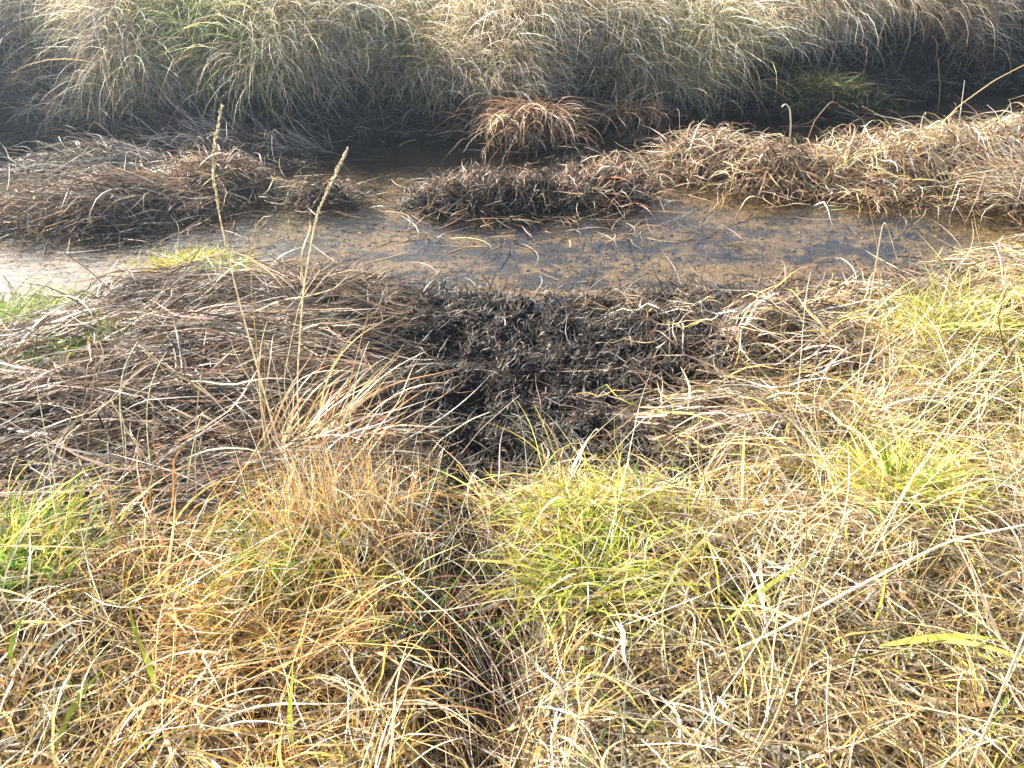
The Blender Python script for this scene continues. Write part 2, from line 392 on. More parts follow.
# ---- left flattened sedge mat
B = Bunch()
lm = lambda px, py, x, y, z: poly(px, py, MATL, 16)*(z > -.01)
flow = lambda x, y: .12+.6*fbm(x*.9+3, y*.9, 101, 3)+.3*fbm(x*2.5, y*5, 103, 2)
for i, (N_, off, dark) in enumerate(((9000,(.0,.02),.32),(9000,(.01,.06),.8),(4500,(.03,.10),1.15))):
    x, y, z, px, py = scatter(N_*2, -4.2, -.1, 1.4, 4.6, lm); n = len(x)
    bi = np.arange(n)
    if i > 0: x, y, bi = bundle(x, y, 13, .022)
    c = palette(n, [GREY, PINKB, SILVER, UMBER, STRAW, BROWN], [2.8, 3.0, 1.1, 3.2, .6, 3.0], .30)*dark*.76  # tints darkened, deepest layer most, to paint shade into the mat's gaps
    c = c*np.exp(G(0,.25,n))[bi][:,None]
    bo = G(0,1,n)[bi]; ph = flow(x, y)+(G(0,.24,n)*(1+(rs.rand(n)<.3)*2.5)+np.where(rs.rand(n) < .45, math.pi, 0))[bi]+G(0,.10,n)*(1+(rs.rand(n)<.12)*5)
    L = U(.18,.72,n)*(.6+.4*sst(0,.5,y_near(x)-y)); k = tips_clear(x, y, ph, L); x, y, c, ph, L, bo = x[k], y[k], c[k], ph[k], L[k], bo[k]; n = len(x)
    clump = sst(.05,.6,y_near(x)-y)*(.05+.018*bo*(i > 0)).clip(0,.1)*sst(-.2,.5,fbm(x*3, y*5, 111, 2))
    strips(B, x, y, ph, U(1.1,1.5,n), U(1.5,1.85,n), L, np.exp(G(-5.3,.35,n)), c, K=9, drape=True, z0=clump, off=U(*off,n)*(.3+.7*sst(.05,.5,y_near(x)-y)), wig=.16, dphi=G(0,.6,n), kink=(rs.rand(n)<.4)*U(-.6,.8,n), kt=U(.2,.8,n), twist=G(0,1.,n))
ob = B.build('flattened_sedge', M_dead); tag(ob, 'grey brown sedge flattened by water on the left of the near bank', 'sedge', kind='stuff')

# ---- right flattened mat, brown to straw
B = Bunch()
rm = lambda px, py, x, y, z: poly(px, py, MATR, 16)*(z > -.01)
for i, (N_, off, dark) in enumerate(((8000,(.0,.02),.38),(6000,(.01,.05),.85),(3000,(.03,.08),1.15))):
    x, y, z, px, py = scatter(N_*2, .1, 4.2, 1.6, 5., rm); n = len(x)
    r = sst(790, 960, px+1.5*(py-350))
    c = palette(n, [PINKB, GREY, BROWN, UMBER, SILVER], [3, 2, 2.4, 1.6, 1.1], .25)
    c2 = palette(n, [STRAW, PALE, GOLD, BROWN, YGREEN], [3, 2, 1.5, 1.6, .5], .2)
    k = rs.rand(n) < r; c[k] = c2[k]
    ph = -.25+1.1*fbm(x*1.4, y*1.4, 121, 3)+G(0,.55,n)+np.where(rs.rand(n) < .5, math.pi, 0)
    bi = np.arange(n)
    if i > 0:
        x, y, bi = bundle(x, y, 9, .02); ph = ph[bi]+G(0,.16,n)
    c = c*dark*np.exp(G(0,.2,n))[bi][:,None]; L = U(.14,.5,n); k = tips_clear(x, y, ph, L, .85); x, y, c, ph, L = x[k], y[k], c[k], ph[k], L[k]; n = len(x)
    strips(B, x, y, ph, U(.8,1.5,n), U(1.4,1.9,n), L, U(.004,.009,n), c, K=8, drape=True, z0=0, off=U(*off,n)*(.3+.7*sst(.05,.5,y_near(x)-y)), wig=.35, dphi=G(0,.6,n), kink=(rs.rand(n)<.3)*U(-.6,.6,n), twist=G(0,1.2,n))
ob = B.build('matted_reed_litter', M_dead); tag(ob, 'brown matted reed litter on the right slope above the waterline', 'reed litter', kind='stuff')

# ---- mud crumbs and dead stubble
ph_ = (1+5**.5)/2
ICO = np.array([(-1,ph_,0),(1,ph_,0),(-1,-ph_,0),(1,-ph_,0),(0,-1,ph_),(0,1,ph_),(0,-1,-ph_),(0,1,-ph_),(ph_,0,-1),(ph_,0,1),(-ph_,0,-1),(-ph_,0,1)])/1.9
ICF = np.array([(0,11,5),(0,5,1),(0,1,7),(0,7,10),(0,10,11),(1,5,9),(5,11,4),(11,10,2),(10,7,6),(7,1,8),(3,9,4),(3,4,2),(3,2,6),(3,6,8),(3,8,9),(4,9,5),(2,4,11),(6,2,10),(8,6,7),(9,8,1)])
def crumbs(B, x, y, z, size, col, flat=.7):
    n = len(x); size = np.minimum(size, .014)
    V = ICO[None]*(1+G(0,.24,(n*12)).reshape(n,12,1).clip(-.5,.5))
    sc = np.exp(G(0,.3,n*3).reshape(n,1,3).clip(-.6,.6)); sc[...,2] *= flat; V = V*sc*size[:,None,None]
    a = U(0,6.28,n); b = G(0,.5,n)
    X = V[...,0]*np.cos(a)[:,None]-V[...,1]*np.sin(a)[:,None]; Y = V[...,0]*np.sin(a)[:,None]+V[...,1]*np.cos(a)[:,None]; Z = V[...,2]
    Y, Z = Y*np.cos(b)[:,None]-Z*np.sin(b)[:,None], Y*np.sin(b)[:,None]+Z*np.cos(b)[:,None]
    V = np.stack([X+x[:,None], Y+y[:,None], Z+z[:,None]], 2).reshape(-1,3)
    Fq = (ICF[None]+(np.arange(n)*12)[:,None,None]).reshape(-1,3)
    B.add(V, Fq, np.repeat(col, 12, axis=0))
mm = lambda px, py, x, y, z: mudm_(px, py, 22, 12)*(z > -.03)
B = Bunch()
x, y, z, px, py = scatter(150000, -1.6, 2.0, 1.5, 5.6, mm); n = len(x)
c = palette(n, [(.014,.010,.008),(.024,.018,.013),(.06,.046,.034),(.007,.006,.005)], [4,2,.8,3], .3)
crumbs(B, x, y, z+U(-.004,.012,n), np.exp(G(-5.2,.5,n)), c)
def isl(px, py, x, y, z):
    m = np.zeros_like(x)
    for (cx,cy,rx,ry,h) in ISLW: m = np.maximum(m, np.exp(-((x-cx)/rx)**2-((y-cy)/ry)**2))
    s = y-y_far(x); d = y_near(x)-y
    m = np.maximum(sst(.25,.5,m), sst(-.16,.0,d)*sst(.3,.1,d)*(x > -1.2)*(x < 2.6))
    return np.maximum(m, sst(-.2,.0,s)*sst(.75,.4,s))*(z > -.045)
x, y, z, px, py = scatter(60000, -5.5, 5.5, 3.4, 8.4, isl); n = len(x)
c = palette(n, [(.014,.010,.008),(.024,.018,.013),(.06,.046,.034),(.007,.006,.005)], [4,2,.8,3], .3)
crumbs(B, x, y, z+U(-.004,.012,n), np.exp(G(-4.6,.5,n)), c)
x, y, z, px, py = scatter(1500, -1.6, 1.6, 1.5, 5.6, mm); n = len(x)
c = palette(n, [(.014,.010,.008),(.024,.018,.013),(.04,.031,.023)], [4,2,1], .3)
crumbs(B, x, y, z+U(-.004,.014,n), np.exp(G(-3.95,.3,n)), c, .85)
ob = B.build('mud_crumbs', M_mud, smooth=True); tag(ob, 'black crumbly trodden mud beside the creek', 'mud', kind='stuff')
B = Bunch()
x, y, z, px, py = scatter(58000, -1.6, 2.0, 1.5, 5.6, mm); n = len(x)
c = palette(n, [BLACK, UMBER, (.13,.10,.075), GREY], [6,3,1.1,.3], .3)
strips(B, x, y, U(0,6.28,n), U(.2,1.5,n), U(.8,2.2,n), U(.025,.11,n), U(.003,.007,n), c, K=4, wig=.5, off=.003, kink=(rs.rand(n)<.4)*U(-1,1,n), z0=U(0,.015,n))
x, y, z, px, py = scatter(450, -1.6, 1.8, 1.5, 5.6, mm); n = len(x)
c = palette(n, [PINKB, GREY, SILVER, BROWN], [2,2,1,2], .3)
strips(B, x, y, U(0,6.28,n), U(1.1,1.5,n), U(1.3,1.8,n), U(.12,.4,n), U(.0025,.005,n), c, K=6, wig=.3, off=U(.005,.04,n), z0=U(0,.03,n), kink=(rs.rand(n)<.3)*U(-.6,.6,n))
x, y, z, px, py = scatter(26000, -5.5, 5.5, 3.4, 8.4, isl); n = len(x)
c = palette(n, [BLACK, UMBER, (.16,.125,.09), GREY], [3,3,2,1.2], .3)
strips(B, x, y, U(0,6.28,n), U(.2,1.5,n), U(.8,2.2,n), U(.05,.22,n), U(.005,.010,n), c, K=5, wig=.5, off=.003, kink=(rs.rand(n)<.4)*U(-1,1,n), z0=U(0,.015,n))
ob = B.build('rotten_stubble', M_dead); tag(ob, 'blackened stubble and rotten stems trodden into the mud', 'stubble', kind='stuff')

B = Bunch()
def wedge(px, py, x, y, z):
    m = np.zeros_like(x)
    for (cx,cy,rx,ry,h) in ISLW: m = np.maximum(m, np.exp(-((x-cx)/(rx*1.25))**2-((y-cy)/(ry*1.5))**2))
    d = y_near(x)-y
    return (z < -.005)*(z > -.12)*(sst(.1,.5,m)+.6*sst(-.3,-.02,d)+.03)*(d < .05)
x, y, z, px, py = scatter(9000, -5, 5, 3., 7., wedge); n = len(x)
strips(B, x, y, G(0,.9,n)+np.where(rs.rand(n)<.5,math.pi,0), U(1.40,1.57,n), U(1.50,1.6,n), U(.08,.4,n), U(.003,.008,n), palette(n, [UMBER, BLACK, BROWN, PINKB, GREY, STRAW], [3,3,2,1.6,1.4,.6], .3), K=6, wig=.08, absz=.004, off=.004, dphi=G(0,.8,n))
ob = B.build('drifted_stems', M_dead); tag(ob, 'dark dead stems drifted against the mounds and trailing in the creek water', 'drift', kind='stuff')
# ---- gravel and weed on the bed
B = Bunch()
x, y, z, px, py = scatter(60000, -4.5, 4.5, 3.2, 6.5, lambda px, py, x, y, z: ((z < -.025)*(y < y_far(x)-.7)*(.35+.65*sst(-.3,.4,fbm(x*3,y*5,131,2))))); n = len(x)
c = palette(n, [(.16,.11,.05),(.09,.068,.036),(.03,.026,.018),(.28,.22,.13)], [4,4,4,.7], .3)
crumbs(B, x, y, z+.002, np.exp(G(-5.3,.45,n)), c, .5)
ob = B.build('creek_gravel', M_ground, smooth=False); tag(ob, 'brown gravel and silt seen through shallow creek water', 'gravel', kind='stuff')

# ---- far bank grass mass
B = Bunch()
def fmask2(px, py, x, y, z):
    s = y-y_far(x)
    s0 = .27+.28*sst(700, 820, px)
    return sst(s0, s0+.25, s)*(s < 2.6)
def far_cols(px, n):
    c = palette(n, [STRAW, PALE, SILVER, BROWN, (.64,.50,.38)], [3, 4, 2, .9, 2.6], .2)
    g = np.clip(.10+.5*np.exp(-((px-235)/55)**2)+.25*np.exp(-((px-400)/50)**2)+.3*np.exp(-((px-640)/70)**2), 0, .7)
    cg = palette(n, [(.24,.27,.07),(.16,.21,.05),(.40,.38,.12)], [3,2,2])
    k = rs.rand(n) < g*.7; c[k] = cg[k]
    return c
x, y, z, px, py = scatter(390000, -6.1, 6.1, 5.4, 9.5, fmask2); n = len(x)
s = y-y_far(x)
clump = fbm(x*2.0, s*.9, 141, 3)
keep = rs.rand(n) < sst(-.8, -.05, clump)*.85+.08; x, y, px, clump, s = x[keep], y[keep], px[keep], clump[keep], s[keep]; n = len(x)
ph = -1.45+.8*fbm(x*1.3, y*1.3, 151, 3)+G(0,.7,n)
strips(B, x, y, ph, U(.05,.8,n), U(1.6,2.9,n), U(.3,1.0,n)*(.7+.5*np.clip(clump,-.6,.8)), U(.0035,.0085,n), far_cols(px, n), K=8, pw=U(.7,1.3,n), wig=.2, dphi=G(0,.4,n), off=U(.01,.06,n), twist=G(0,1.,n), kink=(rs.rand(n)<.2)*U(-.3,.7,n))
ob = B.build('far_bank_grass', M_far); tag(ob, 'tall dry grass drooping down the far bank', 'grass', kind='stuff')
# litter at the foot of the far bank, its dark colours painting the shade
B = Bunch()
x, y, z, px, py = scatter(30000, -6.1, 6.1, 5.2, 8.6, lambda px, py, x, y, z: ((y-y_far(x) > -.1)*(y-y_far(x) < .9)*(z > .0))); n = len(x)
c = palette(n, [UMBER, BLACK, GREY, BROWN, DGREEN], [3,2,1.4,1.6,.8], .3)
strips(B, x, y, U(-.6,.6,n)+np.where(rs.rand(n)<.5,math.pi,0), U(.9,1.5,n), U(1.4,1.9,n), U(.12,.5,n), U(.004,.008,n), c, K=6, drape=True, off=U(0,.06,n), wig=.35)
ob = B.build('bank_litter', M_dead); tag(ob, 'dead litter tinted dark for the shade along the foot of the far bank', 'litter', kind='stuff')

# ------------------------------------------------------------------ things
def tussock(name, label, cat, px, py, rx, ry, n, cols, wts, L, Wd=(.003,.007), th0=(.1,.9), th1=(1.4,2.4), phi=None, phis=1.0, group=None, mat=None, off=(.01,.06), drape=False, wig=.25, kink=.25, K=8, jit=.22, z0=.02, zb=0.):
    x0, y0, zz = on_ground(px, py)
    a = U(0,6.28,n); r = np.minimum(.5*np.sqrt(-2*np.log(rs.rand(n)+1e-9)), 1.5)
    x = x0+rx*r*np.cos(a); y = y0+ry*r*np.sin(a)
    ph = (a+G(0,1.7,n)) if phi is None else (np.where(rs.rand(n)<.5,.1,3.2) if phi == 'lie' else phi)+G(0,phis,n)
    B = Bunch(); c = palette(n, cols, wts, jit)
    edge = np.clip(.45+.55*r,0,1.3)
    strips(B, x, y, ph, U(*th0,n)*edge, U(*th1,n), U(*L,n), U(*Wd,n), c, K=K, z0=zb+U(0,z0,n), wig=wig, dphi=G(0,.4,n), kink=(rs.rand(n)<kink)*U(-.3,.9,n), kt=U(.3,.8,n), off=U(*off,n), drape=drape, twist=G(0,1.2,n))
    o = B.build(name, mat or M_dry, origin=(x0,y0,zz)); tag(o, label, cat, group)
    return o

# clumps drooping from the far bank
GF = 'grass clumps drooping over the far bank'
for (tx,ty,rx,n,lab,gr) in (
    (40,40,.55,1500,'broad pale straw clump drooping at the far left of the far bank',0),
    (140,28,.5,1500,'long pinkish straw clump hanging on the far bank left of the green tuft',0),
    (225,42,.34,1000,'greenish tuft among straw on the far bank above the seed stalk',2),
    (355,30,.45,1500,'pale straw clump drooping beside the dark gap on the far bank',1),
    (520,22,.45,1500,'tall bright straw clump on the far bank above the rusty tussock',0),
    (610,40,.42,1300,'thick straw clump hanging right of the rusty tussock on the far bank',0),
    (700,30,.4,1200,'mixed green and straw clump on the far bank above the curled stem',1),
    (800,18,.5,1300,'fine golden clump drooping on the far bank right of the curled stem',0),
    (920,12,.5,1200,'shaded brownish clump on the far bank near the right edge',3)):
    cols, w = [([STRAW,PALE,SILVER,(.64,.50,.38),BROWN],[3,4.5,1.8,2.2,.6]), ([STRAW,PALE,(.26,.28,.08),SILVER],[3,3,1.4,1]), ([(.16,.22,.05),(.27,.31,.08),STRAW],[4,3,2]), ([SILVER,BROWN,STRAW,PINKB],[3,2,3,2])][gr]
    tussock('grass_clump', lab, 'grass clump', tx, ty, rx*.85, .3, int(n*.95), cols, w, (.4,1.05), (.004,.0088), (.05,.8), (1.7,2.95), phi=-1.5+rs.normal(0,.3), phis=.6, group=GF, mat=M_far, off=(.03,.12))

# sedge heaps in the stream
GS = 'dead sedge heaps standing in the creek'
DEADC = ([GREY,PINKB,UMBER,SILVER,BROWN],[2.4,2,3.4,.7,2.6])
def heap(px,py,rx,ry,n,lab,cols=DEADC,L=(.2,.55),phi=None,phis=.6,th0=(.7,1.4),th1=(1.4,2.0),Wd=(.0035,.008),off=(.0,.045),mat=None,name='sedge_heap',cat='sedge heap',group=GS,kink=.3):
    n = int(n*.6); Wd = (Wd[0]*1.2, Wd[1]*1.35)
    return tussock(name, lab, cat, px, py, rx, ry, n, cols[0], cols[1], (L[0]*.7,L[1]*.8), Wd, th0, th1, phi=phi, phis=phis, group=group, mat=mat or M_dead, off=off, drape=True, z0=.03, kink=.55, K=8, wig=.3, jit=.32)
heap(70,212,.75,.18,900,'low grey sedge raft lying in the water at the left edge',phi=3.3,L=(.3,.7))
heap(150,200,.5,.22,1000,'flat grey brown sedge heap between the left raft and the domed heap',phi=3.4,L=(.3,.7))
heap(222,182,.4,.22,1300,'domed brown sedge heap right behind the tall seed stalk',phi=3.6,phis=1.2,cols=([BROWN,PINKB,UMBER,STRAW,GREY],[3,2.4,2,1.2,1.4]))
heap(322,196,.24,.14,600,'small dark sedge heap left of the blue water gap',phi='lie',cols=([UMBER,BLACK,GREY,BROWN],[3,2,1.4,1.6]),L=(.12,.35))
heap(110,168,.7,.16,800,'thin grey litter strip in the shade at the foot of the left far bank',phi=3.2,cols=([GREY,UMBER,SILVER],[3,2,1]),L=(.3,.7))
heap(250,155,.7,.12,700,'narrow grey litter strip behind the domed sedge heap',phi=3.1,cols=([GREY,UMBER,SILVER],[3,2,1]),L=(.3,.7))
RUST = ([PINKB,REDB,STRAW,BROWN,PALE],[3,2.2,1.6,2,.7])
tussock('reed_tussock','rusty brown tussock sagging towards the water at the middle of the far bank','tussock',530,128,.32,.18,520,RUST[0],RUST[1],(.3,.65),(.007,.013),(.1,.9),(1.7,2.8),phi=-1.55,phis=.9,mat=M_dead)
tussock('reed_tussock','short rusty tussock with a broken tip right of the sagging one','tussock',628,122,.24,.15,260,RUST[0],RUST[1],(.2,.5),(.007,.012),(.1,.9),(1.7,2.6),phi=-1.5,phis=1.1,mat=M_dead)
heap(612,190,.34,.14,380,'tangle of brown stems on the right end of the black mud hump',phi='lie',phis=.8,cols=RUST,L=(.15,.45))
heap(700,160,.42,.17,1000,'brown sedge heap with upright broken stems right of the mud hump',phi='lie',phis=.9,cols=([STRAW,PINKB,BROWN,PALE],[1.8,2.4,2.6,.8]),th0=(.3,1.4),th1=(1.5,2.3))
heap(778,178,.38,.17,900,'ragged brown heap under the curled stem reaching into the water',phi='lie',phis=1.,cols=([PINKB,STRAW,BROWN,UMBER],[2.6,2.2,2,1.2]),th0=(.3,1.3),th1=(1.5,2.4))
heap(850,172,.45,.2,1100,'thin straw coloured heap between the ragged heap and the big mound',phi='lie',phis=.8,cols=([STRAW,PALE,BROWN,PINKB],[2.4,1.2,2.4,2]))
MND = ([STRAW,PALE,PINKB,BROWN,SILVER,GREY],[3,1.6,2.6,2,1.2,1.6])
heap(965,152,.62,.34,1900,'big straw coloured mound of coarse stems at the right edge of the creek',phi=3.3,phis=1.1,cols=MND,L=(.2,.6),th0=(.4,1.4),Wd=(.004,.009),mat=M_dead,off=(.0,.06))
heap(900,196,.5,.2,1200,'lower brown skirt of the big straw mound touching the water',phi=3.2,phis=1.1,cols=([STRAW,BROWN,PINKB,PALE],[2,2.4,2,1]),L=(.2,.5),mat=M_dry)
heap(1030,215,.4,.25,1000,'straw sheaf leaning over the water at the right edge below the big mound',phi=3.0,phis=.5,cols=MND,L=(.4,.9),th0=(.5,1.3),Wd=(.004,.008),mat=M_dry,off=(.02,.12))
tussock('grass_tuft','low mossy green tuft on the shaded bench under the right far bank','grass tuft',815,100,.5,.12,900,[(.2,.24,.06),STRAW,DGREEN],[3,2,2],(.1,.28),(.004,.007),(.1,.9),(1.2,2.2),mat=M_far)

heap(470,196,.42,.18,800,'flat ragged layer of short dark stems over the left half of the mud hump',cols=([UMBER,BROWN,GREY,PINKB,BLACK],[3,2,1.6,1.4,2]),L=(.1,.3),phi='lie',phis=1.)
heap(555,190,.4,.2,700,'flat ragged layer of short brown stems over the right half of the mud hump',cols=([UMBER,BROWN,GREY,PINKB,BLACK],[2,2.4,1.6,2,1.4]),L=(.1,.3),phi='lie',phis=1.)
# near bank clumps
tussock('dry_weed','rust orange wiry weed standing at the edge of the left foreground grass','dry weed',338,548,.25,.16,430,[(.66,.40,.20),ORANGE,PALE,STRAW,GOLD],[3.4,2,2,2,1],(.10,.40),(.0016,.0034),(.0,.7),(.2,1.5),phi=2.2,phis=1.1,wig=.2,kink=.3)
tussock('dry_weed','dry orange weed clump in the left foreground below the wiry weed','dry weed',275,640,.26,.16,330,[ORANGE,GOLD,STRAW,BROWN],[3,3,2,1],(.15,.36),(.002,.005),(.1,.7),(.8,2.2),wig=.3)
tussock('grass_tuft','large bright yellow green tuft in front of the black mud','grass tuft',598,508,.32,.11,1300,[YGREEN,(.60,.58,.16),GREEN,GOLD,STRAW,PALE],[3,3.4,1.4,1.8,2,1],(.05,.15),(.0028,.006),(.3,1.4),(1.0,2.3),mat=M_green,wig=.45,phi=-.7,phis=2.2)
tussock('grass_tuft','yellow green tuft with broad blades right of the dark hollow','grass tuft',578,590,.15,.10,260,[YGREEN,(.5,.52,.1),GREEN],[4,3,2],(.10,.24),(.0045,.009),(.2,1.3),(1.,2.4),mat=M_green)
tussock('grass_tuft','dull green upright tuft at the left edge of the foreground','grass tuft',22,580,.16,.12,420,[GREEN,(.13,.24,.05),YGREEN,STRAW],[4,3,2,2],(.12,.26),(.004,.008),(.05,.6),(.6,1.9),mat=M_green)
tussock('grass_tuft','thin green tuft beside the dark hollow left of centre','grass tuft',290,575,.1,.08,200,[GREEN,YGREEN,GOLD],[3,3,1],(.14,.3),(.003,.006),(.05,.8),(.8,2.2),mat=M_green)
tussock('grass_tuft','dark green long bladed tuft inside the shady hollow','grass tuft',425,650,.1,.1,45,[DGREEN,GREEN,BROWN],[4,1,2],(.15,.3),(.004,.007),(.3,1.),(1.2,2.),mat=M_green)
tussock('grass_tuft','green gold tuft in the straw on the right slope','grass tuft',885,505,.16,.11,450,[YGREEN,GOLD,GREEN],[3,2,1.5],(.14,.3),(.003,.008),(.05,.8),(.8,2.2),mat=M_green)
tussock('grass_tuft','green gold tuft under the tall straws of the right slope','grass tuft',935,335,.28,.14,600,[YGREEN,(.4,.42,.12),STRAW],[3,2,2],(.14,.3),(.003,.007),(.05,.8),(.8,2.2),mat=M_green)
tussock('grass_tuft','sunlit yellow moss tuft on the tip of the left sedge bank','grass tuft',188,268,.24,.09,700,[(.48,.46,.10),YGREEN,GOLD],[4,2,2],(.06,.18),(.003,.006),(.1,1.),(1.,2.2),mat=M_green)
tussock('grass_tuft','long low pale green patch at the left edge by the water','grass tuft',30,330,.4,.16,1100,[(.34,.4,.12),(.45,.48,.18),GREEN],[3,3,2],(.08,.22),(.003,.006),(.2,1.1),(1.,2.2),mat=M_green,zb=.05)
tussock('grass_tuft','small vivid green tuft sprouting through the left sedge mat','grass tuft',95,362,.1,.06,200,[GREEN,YGREEN,(.3,.4,.08)],[3,2,2],(.08,.2),(.003,.006),(.1,.9),(.9,2.),mat=M_green,zb=.05)
tussock('grass_tuft','sparse green tuft at the top of the left sedge mat near the stalks','grass tuft',235,290,.14,.06,220,[GREEN,YGREEN,(.3,.4,.08)],[3,2,2],(.07,.18),(.003,.006),(.1,.9),(.9,2.),mat=M_green,zb=.05)
tussock('grass_tuft','faint green tuft over the leftmost part of the sedge mat','grass tuft',35,395,.2,.08,260,[GREEN,(.3,.36,.12),DGREEN],[3,2,2],(.08,.2),(.003,.006),(.1,.9),(.9,2.),mat=M_green,zb=.05)
tussock('leaf_fan','fan of long reddish straw leaves sweeping over the mud edge','leaf fan',300,470,.16,.08,70,[(.5,.28,.15),STRAW,PALE,(.6,.4,.24)],[3,2,2,2],(.3,.62),(.004,.009),(.4,1.1),(1.3,1.8),phi=.55,phis=.4,kink=.12,K=12)

# ---- seed stalks: stem, seed head, leaves
def path_pts(P0, P1, bow, n, droop=0., curl=None):
    P0 = np.array(P0); P1 = np.array(P1); t = np.linspace(0,1,n)[:,None]
    pts = P0*(1-t)+P1*t
    pts = pts+np.array(bow)*(np.sin(math.pi*t))
    return pts
def tube(B, pts, r0, r1, col, sides=6):
    pts = np.asarray(pts); n = len(pts)
    T = np.gradient(pts, axis=0); T /= np.linalg.norm(T, axis=1, keepdims=True)+1e-9
    ref = np.array([.3,.9,.2]); s = np.cross(T, ref); s /= np.linalg.norm(s, axis=1, keepdims=True)+1e-9; b = np.cross(T, s)
    a = np.arange(sides)/sides*2*math.pi
    r = np.linspace(r0, r1, n)[:,None,None]
    V = pts[:,None]+r*(np.cos(a)[None,:,None]*s[:,None]+np.sin(a)[None,:,None]*b[:,None])
    i = (np.arange(n-1)*sides)[:,None]; j = np.arange(sides)[None]; k = (j+1) % sides
    Fq = np.stack([i+j, i+k, i+k+sides, i+j+sides], 2).reshape(-1,4)
    B.add(V.reshape(-1,3), Fq, np.tile(np.array(col)[None], (n*sides,1)))
def ray_point(px, py, dist):
    """point on a sight line at a given distance forward (y)"""
    dx = (px-512); dy = F_PX*cp+(384-py)*sp; dz = -F_PX*sp+(384-py)*cp
    t = dist/dy
    return np.array([dx*t, dist, CAM_Z+dz*t])
def stalk(label, pxs, lean=0., r=(.003,.0014), col=STRAW, head=0., name='grass_stalk', cat='grass stalk', leaves=0, group=None, mat=None, hw=1.):
    """pxs: the run of the stem from its foot; lean: how far the tip stands beyond (+) or before its foot"""
    pxs = np.array(pxs, float)
    x0, y0, z0 = on_ground(*pxs[0])
    seg = np.concatenate([[0], np.cumsum(np.linalg.norm(np.diff(pxs, axis=0), axis=1))]); seg /= seg[-1]
    tt = np.linspace(0, 1, 28)
    # smooth the polyline
    qx = np.interp(tt, seg, pxs[:,0]); qy = np.interp(tt, seg, pxs[:,1])
    for _ in range(2):
        qx[1:-1] = (qx[:-2]+2*qx[1:-1]+qx[2:])/4; qy[1:-1] = (qy[:-2]+2*qy[1:-1]+qy[2:])/4
    pts = np.array([ray_point(a, b, y0+lean*t+.015*math.sin(5*t+x0*9)*t) for a, b, t in zip(qx, qy, tt)])
    pts[0] = (x0, y0, z0-.01)
    gz = ground(pts[:,0], pts[:,1]); pts[1:,2] = np.maximum(pts[1:,2], gz[1:]+.006)
    root = empty(name, (x0,y0,z0)); tag(root, label, cat, group)
    B = Bunch(); ns = 28 if head == 0 else max(6, int(28*(1-head*.15)))
    tube(B, pts, r[0], r[1], col); B.build('stem', mat or M_dry, root, origin=(x0,y0,z0))
    if head > 0:
        B = Bunch(); k0 = int(27*(1-head)); seg_p = pts[k0:]
        m = int(150*hw); u = rs.rand(m); idx = u*(len(seg_p)-1.001); i = idx.astype(int); f = (idx-i)[:,None]
        c = seg_p[i]*(1-f)+seg_p[i+1]*f; T = seg_p[i+1]-seg_p[i]; T /= np.linalg.norm(T, axis=1, keepdims=True)
        d = G(0,1,m*3).reshape(m,3); d -= T*np.sum(d*T,1,keepdims=True); d /= np.linalg.norm(d,axis=1,keepdims=True)
        s = np.cross(T, d); wv = np.sin(math.pi*np.clip(u*.92+.06,0,1))[:,None]
        dirv = T*.95+d*.26; ln = U(.008,.015,m)[:,None]*(.6+.4*wv); wd = U(.0011,.002,m)[:,None]
        o = c+d*.0012; mid = o+dirv*ln*.5; tip = o+dirv*ln+d*.001
        e = np.cross(dirv, s); e /= np.linalg.norm(e,axis=1,keepdims=True)
        V = np.stack([o, mid+s*wd, mid+e*wd, mid-s*wd, mid-e*wd, tip], 1).reshape(-1,3)
        Fi = np.array([(0,2,1),(0,3,2),(0,4,3),(0,1,4),(5,1,2),(5,2,3),(5,3,4),(5,4,1)])
        B.add(V, (Fi[None]+(np.arange(m)*6)[:,None,None]).reshape(-1,3), np.repeat(palette(m,[(.85,.76,.55),PALE,STRAW],[3,3,1]),6,axis=0))
        B.build('seed_head', M_dry, root, smooth=False, origin=tuple(seg_p[0]))
    for q in range(leaves):
        B = Bunch(); i = rs.randint(4, 16); p = pts[i]
        strips(B, np.array([p[0]]), np.array([p[1]]), U(0,6.28,1), U(.3,.6,1), U(1.5,2.6,1), U(.18,.32,1), U(.004,.006,1), palette(1,[STRAW,PALE],[1,1]), K=9, absz=p[2], wig=.2, twist=G(0,1,1))
        B.build('leaf', M_dry, root, origin=tuple(p))
    return root
stalk('tallest straw seed stalk with a long narrow head over the left sedge heap',[(288,478),(262,385),(236,290),(219,215),(211,160),(222,105)],-.10,col=(.86,.78,.58),head=.28,leaves=2)
stalk('pale seed stalk leaning right with a pointed head left of the blue water',[(300,470),(297,380),(303,290),(316,215),(348,148)],-.1,col=(.86,.78,.58),head=.24,leaves=2)
stalk('short stalk with nodding tip between the two seed stalks',[(270,470),(262,400),(252,300),(250,240),(262,212),(271,216)],-.05,(.0018,.001),col=STRAW,leaves=0)
stalk('thin straw stalk rising behind the rust orange weed',[(300,480),(283,380),(300,300),(320,270)],0,(.0016,.0009),col=PALE,leaves=1)
stalk('slender tilted stalk ending over the left sedge mat',[(330,490),(344,420),(352,372),(368,315)],0,(.0018,.001),col=STRAW,leaves=1)
stalk('long thin stem leaning left over the sedge mat to the water',[(222,424),(160,340),(92,272),(20,222)],-.25,(.0022,.001),col=(.42,.32,.22))
stalk('thin arching stem lying low across the left edge of the sedge mat',[(185,402),(120,330),(60,300),(0,292)],-.2,(.0018,.001),col=(.4,.32,.24))
stalk('bent pale stem poking out of the left mat near the foreground grass',[(168,500),(150,465),(128,432),(112,402)],0,(.002,.0012),col=PALE)
